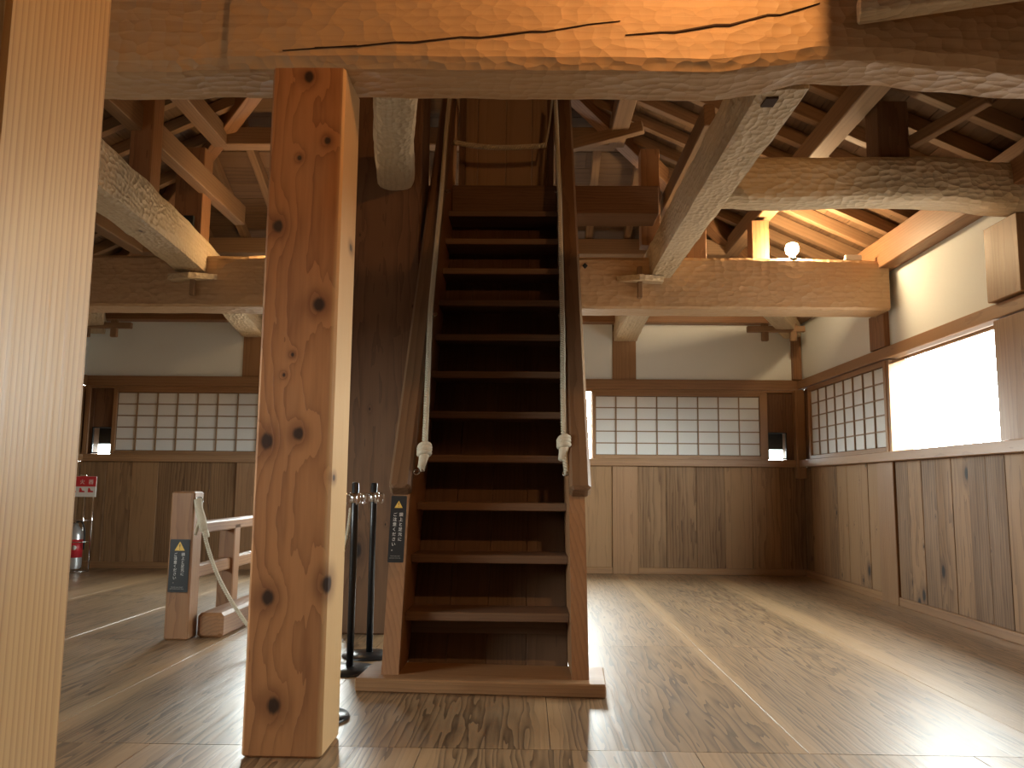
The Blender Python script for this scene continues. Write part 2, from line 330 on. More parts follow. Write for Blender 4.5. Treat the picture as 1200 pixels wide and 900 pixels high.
def organic(name, path, widths, heights, mat, nseg=48, sides=32, up=(0, 0, 1), sq=18.0, jitter=.004, parent=None, seed=0):
    """hewn log: rounded-square section that swells and bends along its path; local X along the chord"""
    ctr = catmull(path, nseg); n = len(ctr); F, L = frame_of(ctr[0], ctr[-1], up); Fi = F.inverted(); secs = []
    def lerp(a, t):
        s = t*(len(a)-1); i = min(int(s), len(a)-2); return a[i]+(a[i+1]-a[i])*(s-i)
    for i, c in enumerate(ctr):
        t = i/(n-1); w = lerp(widths, t)/2; h = lerp(heights, t)/2; lc = Fi @ c; sec = []
        for k in range(sides):
            a = 2*math.pi*k/sides; ca, sa = math.cos(a), math.sin(a)
            r = (abs(ca)**sq+abs(sa)**sq)**(-1/sq)
            j = noise.noise(Vector((lc.x*3+seed*7, ca*1.3, sa*1.3)))*jitter*2+noise.noise(Vector((lc.x*11+seed, ca*3, sa*3)))*jitter
            sec.append((lc.x, lc.y+ca*r*w*(1+j/w), lc.z+sa*r*h*(1+j/h)))
        secs.append(sec)
    return loft(name, secs, mat, parent, F)

# ================================================================== STRUCTURE
# ---- floor: wide boards laid towards the back wall
floor = thing('floor', (0, 0, 0), kind='structure', label='polished wide brown floor boards')
xe = [LX-.02, -3.93, -2.95, -1.95, -.93, .095, 1.08, 2.07, RX+.02]
ye = [FY-.05, -1.0, 1.18, 3.32, 5.45, 7.5, BY+.02]
def fboard(x0, x1, y0, y1):
    timber('floor_board', ((x0+x1)/2, y0+.0015, -.02), ((x0+x1)/2, y1-.0015, -.02), x1-x0-.003, .04, 'floor', floor, bev=.0008)
for r in range(len(ye)-1):
    xs = list(xe)
    if r == 2: xs = [LX-.02, -3.6, -2.5, -1.45, -.4, .645, 1.7, 2.75, RX+.02]
    if r == 5: xs[-2] = 2.07
    for a, b in zip(xs[:-1], xs[1:]): fboard(a, b, ye[r], ye[r+1])
timber('subfloor', (LX-.3, (FY+BY)/2, -.09), (RX+.3, (FY+BY)/2, -.09), BY-FY+.6, .08, 'dpillar', floor, bev=0)

# ---- walls
class Wall:
    """u runs left to right as seen from the room, n points into the room"""
    def __init__(s, name, origin, U, Nn, label):
        s.o = Vector(origin); s.U = Vector(U); s.N = Vector(Nn)
        s.root = thing(name, s.o, kind='structure', label=label)
    def P(s, u, z, n=0): return s.o+s.U*u+s.N*n+Vector((0, 0, z))
    def vert(s, name, u0, u1, z0, z1, n0, n1, mat, bev=.004, parent=None):
        return timber(name, s.P((u0+u1)/2, z0, (n0+n1)/2), s.P((u0+u1)/2, z1, (n0+n1)/2), u1-u0, n1-n0, mat, parent or s.root, up=s.N, bev=bev)
    def horiz(s, name, u0, u1, z0, z1, n0, n1, mat, bev=.005, parent=None):
        return timber(name, s.P(u0, (z0+z1)/2, (n0+n1)/2), s.P(u1, (z0+z1)/2, (n0+n1)/2), z1-z0, n1-n0, mat, parent or s.root, up=s.N, bev=bev)
    def boards(s, edges, z0, z1, n0=-.03, n1=0., mat='wall'):
        for a, b in zip(edges[:-1], edges[1:]):
            k = random.uniform(-.003, .003); s.vert('wall_board', a+.0012, b-.0012, z0, z1, n0, n1+k, mat, .003)
    def shell(s, u0, u1, z0, z1): s.horiz('outer_shell', u0, u1, z0, z1, -.16, -.035, 'dpillar', 0)

wb = Wall('wall_back', (0, BY, 0), (1, 0, 0), (0, -1, 0), 'back wall of vertical boards below white plaster')
def even(a, b, w):
    n = max(1, round((b-a)/w)); return [a+(b-a)*i/n for i in range(n+1)]
WZ0, WZ1 = .075, SILL0
# posts of the back wall
for a, b in ((-3.46, -3.22), (1.0, 1.30)):
    wb.vert('wall_post', a, b, 0, SILL0, -.03, .02, 'rail'); wb.vert('wall_post', a+.01, b-.01, HEAD1, 2.86, -.03, .02, 'rail')
wb.boards(even(LX, -3.46, .32), WZ0, WZ1); wb.boards(even(-3.22, 1.0, .34), WZ0, WZ1)
wb.boards([1.30, 1.63, 1.985, 2.316, 2.637, 2.967, RX], WZ0, WZ1)
wb.horiz('baseboard', LX, -3.46, 0, WZ0, -.03, .014, 'rail'); wb.horiz('baseboard', -3.22, 1.0, 0, WZ0, -.03, .014, 'rail'); wb.horiz('baseboard', 1.30, RX, 0, WZ0, -.03, .014, 'rail')
wb.horiz('sill_rail', LX, RX, SILL0, SILL1, -.16, .07, 'rail'); wb.horiz('header_rail', LX, RX, HEAD0, HEAD1, -.16, .045, 'rail')
wb.horiz('track_strip', LX, RX, HEAD0-.03, HEAD0, -.03, .03, 'rail')
for a, b in ((LX, -3.45), (-3.23, 1.01), (1.29, RX)): wb.horiz('plaster_panel', a, b, HEAD1, PL_TOP+.2, -.03, 0, 'plaster', 0)
wb.shell(LX-.2, RX+.2, -.05, SILL0); wb.shell(LX-.2, RX+.2, HEAD1, 3.3)
# window band: solid behind the paper screens, open behind the stair and behind the cedar post
LH = dict(l=(-5.23, -4.985), r=(2.835, 3.06)); LZ = (1.345, 1.66)
def band(a, b, holes=()):
    cur = a
    for h0, h1, z0, z1 in holes:
        wb.shell(cur-(.2 if cur == LX else 0), h0, SILL1, HEAD0); wb.boards(even(cur, h0, .3), SILL1, HEAD0-.03, -.03, -.004, 'dpillar') if cur < h0-.02 else None
        if z1 < HEAD0: wb.shell(h0, h1, z1, HEAD0); wb.boards([h0, h1], z1, HEAD0-.03, -.03, -.004, 'dpillar')
        cur = h1
    wb.shell(cur, b+(.2 if b == RX else 0), SILL1, HEAD0); wb.boards(even(cur, b, .3), SILL1, HEAD0-.03, -.03, -.004, 'dpillar')
WIN_L = (-3.2, -1.75); WIN_M = (-.75, .765)
band(LX, WIN_L[0], [(LH['l'][0], LH['l'][1], *LZ)])
band(WIN_L[1], WIN_M[0])
band(.80, RX, [(LH['r'][0], LH['r'][1], *LZ)])
portal((sum(WIN_L)/2, BY+.1, 1.75), (math.radians(90), 0, math.radians(180)), WIN_L[1]-WIN_L[0], HEAD0-SILL1)
portal((sum(WIN_M)/2, BY+.1, 1.75), (math.radians(90), 0, math.radians(180)), WIN_M[1]-WIN_M[0], HEAD0-SILL1)
wb.vert('corner_post', RX-.11, RX, 1.12, HEAD0, 0, .11, 'rail'); wb.vert('corner_post', RX-.11, RX-.012, HEAD1, 2.8, 0, .09, 'cedar')
wb.vert('window_jamb', LX+.02, LX+.08, SILL1, HEAD0, -.0, .03, 'rail')

wr = Wall('wall_right', (RX, BY, 0), (0, -1, 0), (-1, 0, 0), 'right wall of knotty boards below a window band and plaster')
RL = BY-FY
ru = lambda y: BY-y
MP0, MP1 = ru(7.76), ru(7.42)                    # stile below the tie beam
PP0, PP1 = ru(5.67), ru(5.28)                    # post carrying the cross log
wr.vert('wall_post', MP0, MP1, 0, SILL0, -.03, .02, 'rail'); wr.vert('wall_post', MP0+.04, MP1+.02, HEAD1, 2.6, -.03, .05, 'cedar')
wr.boards(even(0, MP0, .26), WZ0, WZ1, mat='wallk'); wr.boards(even(MP1, RL, .245), WZ0, WZ1, mat='wallk')
wr.horiz('baseboard', 0, MP0, 0, WZ0, -.03, .016, 'rail'); wr.horiz('baseboard', MP1, RL, 0, WZ0, -.03, .016, 'rail')
wr.horiz('sill_rail', .1, RL, SILL0, SILL1, -.16, .085, 'rail'); wr.horiz('header_rail', 0, RL, HEAD0+.01, HEAD1-.01, -.16, .055, 'rail')
wr.horiz('plaster_panel', 0, RL, HEAD1-.01, PL_TOP+.2, -.03, 0, 'plaster', 0)
wr.shell(-.2, RL+.2, -.05, SILL0); wr.shell(-.2, RL+.2, HEAD1, 3.3)
wr.shell(-.2, MP1-.02, SILL1, HEAD0); wr.boards(even(0, MP1-.02, .4), SILL1, HEAD0, -.03, -.004, 'dpillar')
wr.shell(PP0, PP1, SILL1, HEAD0)
wr.vert('wall_post', PP0, PP1, SILL1, HEAD0, -.16, .05, 'rail'); wr.vert('wall_post', PP0+.02, PP1+.02, HEAD1, 2.80, -.03, .09, 'rail')
wr.vert('window_jamb', MP1-.02, MP1+.03, SILL1, HEAD0, -.16, .03, 'rail')
for k in range(3): wr.horiz('track_strip', MP1, PP0, HEAD0-.016*(k+1)+.004, HEAD0-.016*k, -.05+.025*k, -.03+.025*k, 'rail', .002)
# window bays further along, towards and behind the camera
for a, b in ((ru(4.4), RL),):
    wr.shell(a, b, SILL1, HEAD0); wr.boards(even(a, b, .3), SILL1, HEAD0, -.03, 0, 'wall')
for a, b in ((7.40, 5.67), (5.28, 4.4)):
    portal((RX+.1, (a+b)/2, 1.75), (math.radians(90), 0, math.radians(90)), a-b, HEAD0-SILL1)
for k, (a, b) in enumerate(((WIN_L[0], WIN_L[1]), (WIN_M[0], WIN_M[1]))):
    wb.vert('window_jamb', a-.02, a+.035, SILL1, HEAD0-.03, -.16, .03, 'rail'); wb.vert('window_jamb', b-.01, b+.03, SILL1, HEAD0-.03, -.16, .005, 'rail')

wl = Wall('wall_left', (LX, FY, 0), (0, 1, 0), (1, 0, 0), 'left wall of vertical boards below white plaster')
wl.boards(even(0, RL, .32), WZ0, WZ1); wl.horiz('baseboard', 0, RL, 0, WZ0, -.03, .014, 'rail')
wl.horiz('sill_rail', 0, RL-.08, SILL0, SILL1, -.16, .07, 'rail'); wl.horiz('header_rail', 0, RL-.05, HEAD0, HEAD1, -.16, .045, 'rail')
wl.horiz('plaster_panel', 0, RL, HEAD1, PL_TOP+.2, -.03, 0, 'plaster', 0); wl.shell(-.2, RL+.2, -.05, SILL0); wl.shell(-.2, RL+.2, HEAD1, 3.3)
lu = lambda y: y-FY
for a, b in ((-3.0, .4), (2.6, 9.85)):
    wl.shell(lu(a), lu(b)+(.2 if b > 9 else 0), SILL1, HEAD0); wl.boards(even(lu(a), lu(b), .3), SILL1, HEAD0, -.03, -.002, 'wall')
portal((LX-.1, 1.5, 1.75), (math.radians(90), 0, math.radians(-90)), 2.2, HEAD0-SILL1)
wf = Wall('wall_front', (RX, FY, 0), (-1, 0, 0), (0, 1, 0), 'closed board wall behind the viewer')
FL = RX-LX
wf.boards(even(0, FL, .32), WZ0, WZ1); wf.horiz('sill_rail', 0, FL, SILL0, SILL1, -.16, .07, 'rail'); wf.horiz('header_rail', 0, FL, HEAD0, HEAD1, -.16, .045, 'rail')
wf.horiz('plaster_panel', 0, FL, HEAD1, PL_TOP+.2, -.03, 0, 'plaster', 0); wf.shell(-.2, FL+.2, -.05, SILL0); wf.shell(-.2, FL+.2, HEAD1, 3.3)
for a, b in ((0, FL),): wf.shell(a, b, SILL1, HEAD0); wf.boards(even(a, b, .3), SILL1, HEAD0, -.03, -.002, 'wall')

# ---- ceiling: hipped roof seen from below
ceil = thing('ceiling', (0, 0, 3.2), kind='structure', label='underside of the hipped roof, boards on rafters')
EZ, SL = 3.18, .46
TM = (RX-LX)/2
AX, AY = (LX+RX)/2, None
slopes = [('r', (RX, 0), (-1, 0), (0, 1), FY, BY), ('l', (LX, 0), (1, 0), (0, 1), FY, BY), ('b', (0, BY), (0, -1), (1, 0), LX, RX), ('f', (0, FY), (0, 1), (1, 0), LX, RX)]
for nm, org, inn, al, a0, a1 in slopes:
    inn = Vector((*inn, 0)); al = Vector((*al, 0)); org = Vector((*org, 0)); nrm = (Vector((0, 0, 1))-inn*SL).normalized(); slope = (inn+Vector((0, 0, SL))).normalized()
    bw = .215
    t = -.42; hb = .10
    while t < TM-.02:
        tm = t+bw/2*.909; s0, s1 = a0+max(-.42, t), a1-max(-.42, t)
        if s1-s0 > .1:
            c = org+inn*tm+Vector((0, 0, EZ+SL*tm))+nrm*(hb+.012+random.uniform(0, .004))
            cuts = [s0]
            while cuts[-1] < s1-2.6: cuts.append(cuts[-1]+random.uniform(1.8, 2.6))
            cuts.append(s1)
            for q0, q1 in zip(cuts[:-1], cuts[1:]):
                timber('roof_board', c+al*(q0+.001), c+al*(q1-.001), bw-.003, .02, 'roof', ceil, up=nrm, bev=.002)
        t += bw*.909
    tl = a0+.12
    while tl < a1:
        tend = min(tl-a0, a1-tl, TM)
        if tend > .15:
            p0 = org+al*tl+inn*(-.3)+Vector((0, 0, EZ-.3*SL))+nrm*hb/2; p1 = org+al*tl+inn*tend+Vector((0, 0, EZ+SL*tend))+nrm*hb/2
            timber('rafter', p0, p1, .075, hb, 'rafter', ceil, up=nrm, bev=.003)
        tl += .40 if nm != 'b' else .42
    for tp in (0.0, 1.06, 2.45):
        wdt, hgt = (.20, .26) if tp == 0 else (.15, .17)
        off = .05 if tp == 0 else 0
        c = org+inn*(tp+off)+Vector((0, 0, EZ+SL*tp-hgt/2-(0 if tp else -.03)))
        timber('purlin', c+al*(a0+tp), c+al*(a1-tp), wdt, hgt, 'cedar' if tp == 0 else 'rafter', ceil, bev=.008)
e_, zl_, zh_ = .45, EZ-.45*SL+.16, EZ+SL*TM+.16
cs = [(LX-e_, FY-e_, zl_), (RX+e_, FY-e_, zl_), (RX+e_, BY+e_, zl_), (LX-e_, BY+e_, zl_), ((LX+RX)/2, FY+TM, zh_), ((LX+RX)/2, BY-TM, zh_)]
mesh_obj('roof_shell', cs+[(x, y, z+.06) for x, y, z in cs], [(0, 1, 4), (1, 2, 5, 4), (2, 3, 5), (3, 0, 4, 5), (6, 7, 10), (7, 8, 11, 10), (8, 9, 11), (9, 6, 10, 11), (0, 1, 7, 6), (1, 2, 8, 7), (2, 3, 9, 8), (3, 0, 6, 9)], 'dpillar', ceil)
for cx, cy, dx, dy in ((RX, BY, -1, -1), (LX, BY, 1, -1), (RX, FY, -1, 1), (LX, FY, 1, 1)):
    timber('hip_rafter', (cx, cy, EZ-.02), (cx+dx*TM, cy+dy*TM, EZ+SL*TM-.02), .13, .17, 'cedar', ceil)

# ================================================================== POSTS AND BEAMS
o = timber('post', (-1.065, 1.48, 0), (-1.065, 1.48, 3.6), .33, .34, 'pale', up=(1, 0, 0), bev=.008)
tag(o, 'smooth pale cypress post with straight vertical grain', 'post')
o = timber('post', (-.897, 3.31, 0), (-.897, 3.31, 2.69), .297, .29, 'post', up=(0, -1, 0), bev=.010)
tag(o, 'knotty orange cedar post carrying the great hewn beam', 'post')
o = timber('post', (-1.02, 5.92, 0), (-1.02, 5.92, 4.3), .49, .42, 'dpillar', up=(0, -1, 0), bev=.012)
tag(o, 'dark brown cedar pillar standing beside the steep stair', 'post')

def great_beam():
    root = thing('beam', (0, 3.29, 2.9), 'great hewn beam glowing orange, crossing above the knotty post', 'beam')
    X0, X1 = -1.225, RX+.05
    def zb(x):
        pts = [(-1.4, 2.668), (-.9, 2.672), (.3, 2.664), (.75, 2.658), (.95, 2.68), (1.16, 2.71), (1.4, 2.705), (1.7, 2.675), (2.0, 2.645), (2.5, 2.62), (3.4, 2.62)]
        for (a, za), (b, zb_) in zip(pts[:-1], pts[1:]):
            if a <= x <= b:
                t = (x-a)/(b-a); t = t*t*(3-2*t); return za+(zb_-za)*t
        return 2.66
    F, _ = frame_of((X0, 3.29, 2.9), (X1, 3.29, 2.9), (0, 0, 1)); Fi = F.inverted()
    def secs(x0, x1, n, yf, ch, dz=0):
        out = []
        for i in range(n+1):
            x = x0+(x1-x0)*i/n; z = zb(x)+dz; j = lambda s: noise.noise(Vector((x*5, s, 2)))*.007+noise.noise(Vector((x*17, s, 5)))*.003
            yb = 3.43+j(1) if x < .9 else 3.43-.05*min(1, (x-.9)/.3)+j(1)
            zt = 3.04
            p = [(yf+j(2), zt), (yf+j(3)*.6, (z+zt)/2), (yf+j(4)*.6, z+ch+j(4)), (yf+ch*.7, z+j(5)*.8+.006), (yf+ch*1.2, z+j(6)*.5), ((yf+yb)/2, z+j(7)*.6), (yb-.02, z+j(8)*.6), (yb, z+.03), (yb, (z+zt)/2), (yb, zt)]
            out.append([tuple(Fi @ Vector((x, y, zz))) for y, zz in p])
        return out
    loft('hewn_timber', secs(X0, X1, 110, 3.135, .045), 'beam', root, F)
    # scarfed left length
    loft('scarfed_end', secs(-4.2, X0-.003, 60, 3.15, .04, .004), 'beam', root, F)
    # long drying cracks: narrow sunken slivers
    for pts, w in (([(-.87, 2.748), (-.70, 2.754), (-.55, 2.770), (-.47, 2.770), (-.28, 2.792), (-.2, 2.79), (.0, 2.816), (.06, 2.815), (.234, 2.846), (.36, 2.86)], 0.0026), ([(.38, 2.80), (.52, 2.812), (.58, 2.812), (.74, 2.842), (.80, 2.842), (.95, 2.885), (1.0, 2.885), (1.16, 2.935)], .0042), ([(-1.0, 2.735), (-.7, 2.757)], .0015)):
        up, dn = [], []
        for i, (x, z) in enumerate(pts):
            k = math.sin(math.pi*(i+.35)/(len(pts)-.3)); up.append((x, 3.127, z+w*k)); dn.append((x, 3.127, z-w*k*.8))
        poly = up+dn[::-1]; prism('crack', poly, (0, .02, 0), 'crack', root, local_x=(1, 0, 0))
    return root
great_beam()
# short cross timbers over the great beam
o = timber('tie_timber', (-2.0, 3.06, 3.12), (-.70, 2.3, 3.02), .2, .2, 'cedar'); tag(o, 'short reddish tie timber resting on the great beam', 'beam')
o = timber('brace', (1.28, 3.06, 2.865), (2.3, 2.78, 2.875), .09, .085, 'log'); tag(o, 'pale brace butting against the face of the great beam', 'beam')

# tie beam in front of the back aisle
tb = thing('beam', (0, 7.4, 2.58), 'hewn tie beam below the roof, in front of the back aisle', 'beam')
def tie_secs(x0, x1, n):
    F, _ = frame_of((x0, 7.4, 2.82), (x1, 7.4, 2.82), (0, 0, 1)); Fi = F.inverted(); out = []
    for i in range(n+1):
        x = x0+(x1-x0)*i/n; j = lambda s: noise.noise(Vector((x*4, s, 9)))*.010
        zb, zt = 2.575+j(1)*.5, 3.045+j(2)-.03*max(0, (x-2.4))
        p = [(7.22, zt-.03), (7.215+j(3), 2.8), (7.22, zb+.02), (7.24, zb), (7.54, zb), (7.56, zb+.03), (7.56, zt-.03), (7.53, zt), (7.25, zt)]
        out.append([tuple(Fi @ Vector((x, y, z))) for y, z in p])
    return out, F
s_, F_ = tie_secs(LX+.02, RX-.06, 80); loft('hewn_timber', s_, 'beam', tb, F_)
mesh_obj('nail_head', [(.5, 7.212, 2.985), (.525, 7.212, 2.96), (.5, 7.212, 2.93), (.475, 7.212, 2.96), (.5, 7.208, 2.958)], [(0, 1, 4), (1, 2, 4), (2, 3, 4), (3, 0, 4), (0, 3, 2, 1)], 'blackm', tb)
def wedge(px, parent, s=1):
    # tapering key lying flat against the beam, with an upright peg
    prism('key_wedge', [(px-.2*s, 7.21, 2.815), (px-.02*s, 7.02, 2.785), (px+.2*s, 7.10, 2.79), (px+.2*s, 7.21, 2.79)], (0, 0, .05), 'log', parent, local_x=(1, 0, 0))
    timber('peg', (px+.0, 7.17, 2.66), (px+.0, 7.17, 2.94), .04, .05, 'rafter', parent, up=(0, -1, 0), bev=.004)
wedge(.98, tb); wedge(-3.0, tb, -1)

def log(name, label, path, w, h, seed, group=None, mat='log', **kw):
    o = organic(name, path, w, h, mat, seed=seed, **kw); tag(o, label, 'beam', group); return o
log('log_beam', 'pale hewn log running back over the open floor to the paper screens', [(1.095, 3.40, 2.85), (1.115, 4.7, 2.89), (1.14, 6.0, 2.95), (1.17, 7.3, 3.0), (1.17, 8.6, 2.97), (1.165, 9.83, 2.90)], [.215, .21, .20, .19, .24, .28], [.29, .29, .30, .30, .31, .32], 1)
_lg = [q for q in COL.objects if q.name.startswith('log_beam')][0]
timber('mortise', (1.06, 3.46, 2.703), (1.06, 3.55, 2.706), .055, .02, 'crack', _lg, bev=0)
log('log_beam', 'pale hewn log running back above the railed stair opening', [(-2.55, 3.42, 2.83), (-2.72, 4.8, 2.92), (-2.9, 6.1, 3.0), (-3.05, 7.3, 3.03), (-3.2, 8.6, 3.0), (-3.34, 9.83, 2.92)], [.25, .26, .26, .27, .27, .27], [.28, .30, .30, .30, .30, .31], 2)
log('log_beam', 'stubby hewn log wedged between the great beam and the dark pillar', [(-.62, 3.44, 3.12), (-.72, 4.2, 3.15), (-.86, 5.0, 3.2), (-.96, 5.71, 3.23)], [.23, .24, .25, .26], [.25, .26, .26, .26], 3, sq=4.0)
log('log_beam', 'hewn cross log with dark knots ending at the right wall post', [(1.27, 5.3, 3.0), (1.7, 5.3, 2.995), (2.2, 5.3, 3.005), (2.7, 5.3, 3.0), (3.0, 5.3, 2.965), (3.245, 5.3, 2.95)], [.28, .29, .29, .29, .27, .26], [.29, .30, .29, .30, .30, .30], 4, mat='logr', sq=5.0)
# hip logs towards the corners, with pegged ties under them
def corner_ties(sx, x_in, x_c, tagtext):
    root = thing('log_beam', (x_c, 9.0, 2.8), tagtext, 'beam', None)
    o = organic('hewn_timber', [(x_in, 7.6, 2.93), ((x_in+x_c)/2, 8.6, 2.90), (x_c, BY-.1, 2.88)], [.2, .2, .2], [.2, .2, .2], 'log', 24, seed=6+sx, parent=root)
    timber('tie_bar', (x_c-sx*.65, 9.3, 2.795), (x_c-sx*.0, 9.3, 2.80), .06, .07, 'rafter', root)
    for d in (.45, .13): timber('peg', (x_c-sx*d, 9.3, 2.66), (x_c-sx*d, 9.3, 2.86), .075, .05, 'rafter', root, up=(0, -1, 0))
    return root
corner_ties(1, 2.0, RX-.12, 'short hip log with hanging pegs in the corner by the window wall')
corner_ties(-1, -4.1, -5.22, 'short hip log with hanging pegs in the corner above the fire extinguisher')

# ---- roof struts and ties standing on the logs and the tie beam
def strut(x, y, z0, z1, w, label, d=None, mat='cedar'):
    o = timber('strut', (x, y, z0), (x, y, z1), w, d or w, mat, up=(0, -1, 0)); tag(o, label, 'post'); return o
strut(-2.93, 6.0, 3.15, 4.08, .17, 'reddish roof strut standing on the log above the railing')
strut(-3.12, 7.36, 3.04, 4.08, .26, 'paired roof strut on the tie beam carrying a black box', .2)
strut(2.38, 5.32, 3.15, 3.54, .2, 'grey brown strut on the cross log with dark knots', .2, 'dpillar')
strut(1.10, 7.36, 3.17, 4.08, .17, 'brown roof strut above the pegged end of the log')
strut(1.52, 7.40, 3.04, 3.92, .18, 'narrow dark strut on the tie beam', .14)
strut(2.13, 7.52, 3.04, 3.46, .16, 'short reddish strut behind the lit bulb')
o = timber('tie_timber', (-2.98, 4.6, 3.74), (-2.98, 8.2, 3.74), .11, .2, 'rafter'); tag(o, 'pale penetrating tie passing through the struts on the railing side', 'beam')
o = timber('tie_timber', (1.27, 5.6, 3.62), (1.27, 8.0, 3.62), .08, .16, 'rafter'); tag(o, 'thin penetrating tie above the pegged log', 'beam')
o = timber('brace', (2.48, 5.20, 3.24), (2.74, 4.75, 3.33), .06, .08, 'rafter'); tag(o, 'thin brace nailed to the strut on the cross log', 'beam')
o = timber('brace', (.34, 7.2, 4.06), (1.0, 7.0, 4.16), .08, .1, 'rafter'); tag(o, 'pale slanting brace beside the stair head', 'beam')

# ---- landing at the stair head
lb = thing('landing', (-.2, 6.66, 3.2), 'landing beam and board wall at the stair head', 'landing')
for a, b in ((-.95, -.745), (-.63, .22), (.345, 1.05)): timber('landing_beam', (a, 6.655, 3.315), (b, 6.655, 3.315), .33, .235, 'dpillar', lb)
timber('landing_floor', (-.63, 6.92, 3.4), (.22, 6.92, 3.4), .2, .05, 'stair', lb)
for a, b in ((-.625, -.46), (-.46, -.21), (-.21, .02), (.02, .215)):
    timber('wall_plank', ((a+b)/2, 7.03, 3.38), ((a+b)/2, 7.03, 4.46), b-a-.003, .03, 'plank', lb, up=(0, -1, 0))
timber('wall_batten', (-.595, 7.0, 3.43), (-.595, 7.0, 4.42), .06, .05, 'stair', lb, up=(0, -1, 0)); timber('wall_batten', (.185, 7.0, 3.43), (.185, 7.0, 4.42), .06, .05, 'stair', lb, up=(0, -1, 0))

# ================================================================== STAIRCASE
st = thing('staircase', (-.205, 4.2, 0), 'steep dark wooden stair with side rails rising to a landing', 'staircase')
IL, IR, OL, OR_ = -.634, .224, -.72, .308
D1, G, Z1, RS = 4.42, .186, .345, .28
slp = RS/G
ang = math.radians(-3.2)
# ground sill, lying slightly askew
cxm, cym = -.215, 4.33
dx = Vector((math.cos(ang), math.sin(ang), 0))
timber('ground_sill', Vector((cxm, cym, .0325))-dx*.61, Vector((cxm, cym, .0325))+dx*.61, .40, .065, 'rail', st, bev=.007)
nose = lambda y: Z1+(y-D1)*slp
ZT = 4.32
for nm, x0, x1, fy in (('side_board', OL, IL, 4.25), ('side_board', IR, OR_, 4.19)):
    off = .50                     # height of the rail line above the noses
    ya = D1+(1.02-off-Z1)/slp     # rail line reaches newel top
    yt = D1+(ZT-off-Z1)/slp
    yl = 4.47
    zl = nose(yl)+off
    poly = [(x0, fy, .065), (x0, yl, zl), (x0, yt, ZT), (x0, yt+.3, ZT), (x0, D1+.36+(3.2-Z1)/slp, 3.2), (x0, 4.62, .065+.0)]
    prism(nm, poly, (x1-x0, 0, 0), 'newel', st, local_x=(0, 1, slp))
for i in range(11):
    y = D1+G*i; z = Z1+RS*i
    timber('tread', (IL, y+.14, z-.0225), (IR, y+.14, z-.0225), .28, .045, 'stair', st, bev=.004)
# backing planks running up behind the treads
bx = [IL, -.43, -.215, .0, IR]
for a, b in zip(bx[:-1], bx[1:]):
    y0 = 4.56; zz = .01; y1 = y0+(3.4-zz)/slp
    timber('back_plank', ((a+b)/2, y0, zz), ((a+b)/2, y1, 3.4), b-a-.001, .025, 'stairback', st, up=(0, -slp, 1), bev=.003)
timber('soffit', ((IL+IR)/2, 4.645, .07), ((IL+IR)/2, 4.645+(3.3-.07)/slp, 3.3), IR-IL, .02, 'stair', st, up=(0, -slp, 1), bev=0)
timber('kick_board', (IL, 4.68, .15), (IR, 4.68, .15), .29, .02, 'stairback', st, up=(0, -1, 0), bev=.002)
# handrails, thick chamfered timbers on the side boards
d_ = Vector((0, 1, slp)).normalized(); nr = Vector((0, -slp, 1)).normalized()
for sx, xc in ((-1, -.682), (1, .282)):
    p0 = Vector((xc, 4.475, nose(4.475)+.555)); L = (4.42-p0.z)/d_.z
    hr = timber('handrail', p0-d_*.02, p0+d_*L, .115, .105, 'hrail', st, up=nr, bev=.016)
    for k, s in enumerate((.1, 1.32, 2.62)):
        q = p0+d_*s+Vector((-sx*.064, 0, 0))+nr*.01
        ring = [q+Vector((-sx*.012, 0, 0))+(d_*math.cos(a)+Vector((-sx, 0, 0))*math.sin(a))*.016 for a in [i*math.pi/5 for i in range(11)]]
        tube('eye_bolt', ring, .0035, 'steel', hr, 6, 20)

def knot(name, c, r, d, parent):
    # wrapped rope knot: three loops and a frayed tail
    d = Vector(d).normalized(); u = d.cross(Vector((.3, .9, .1))).normalized(); v = u.cross(d); paths = []
    for k in range(3):
        ph = k*.9; off = d*(k-1)*r*.75
        paths.append(([Vector(off)+(u*math.cos(a+ph)+v*math.sin(a+ph))*r*1.05+d*r*.35*math.sin(a) for a in [i*2*math.pi/16 for i in range(17)]], r*.62))
    paths.append(([d*(-r*1.2), d*(-r*2.4)+u*r*.2, d*(-r*4.2)+u*r*.6], lambda t: r*(1.15-.35*t)))
    vv, ff = sweep(paths, 8); return mesh_obj(name, vv, ff, 'rope', parent, Matrix.Translation(c), True)
ropeL = [(-.572, 4.50, 1.08), (-.567, 4.55, 1.19), (-.59, 4.80, 1.55), (-.612, 5.02, 1.90), (-.622, 5.15, 2.13), (-.626, 5.40, 2.56), (-.632, 5.72, 3.08), (-.645, 6.02, 3.58), (-.65, 6.35, 4.12)]
ropeR = [(.212, 4.50, 1.07), (.202, 4.60, 1.24), (.205, 4.83, 1.60), (.212, 5.05, 1.95), (.214, 5.18, 2.13), (.215, 5.45, 2.58), (.217, 5.76, 3.08), (.212, 6.1, 3.62), (.205, 6.4, 4.15)]
for pts, lab, cn in ((ropeL, 'twisted rope tied along the stair rail nearer the dark pillar', 1), (ropeR, 'twisted rope tied along the stair rail nearer the open window', 2)):
    rt = thing('handrail_rope', pts[0], lab, 'rope')
    rope('rope_strands', pts, .0165, rt)
    knot('rope_knot', Vector(pts[1]), .026, Vector(pts[2])-Vector(pts[1]), rt)
rt = thing('landing_rope', (-.62, 6.5, 3.79), 'pale rope strung level across the stair head', 'rope')
rope('rope_strands', [(-.625, 6.5, 3.80), (-.4, 6.5, 3.765), (-.2, 6.5, 3.757), (.0, 6.5, 3.765), (.13, 6.5, 3.775)], .022, rt, .06)
rope('rope_strands', [(.13, 6.5, 3.775), (.16, 6.48, 3.95), (.185, 6.45, 4.2)], .009, rt, .03)

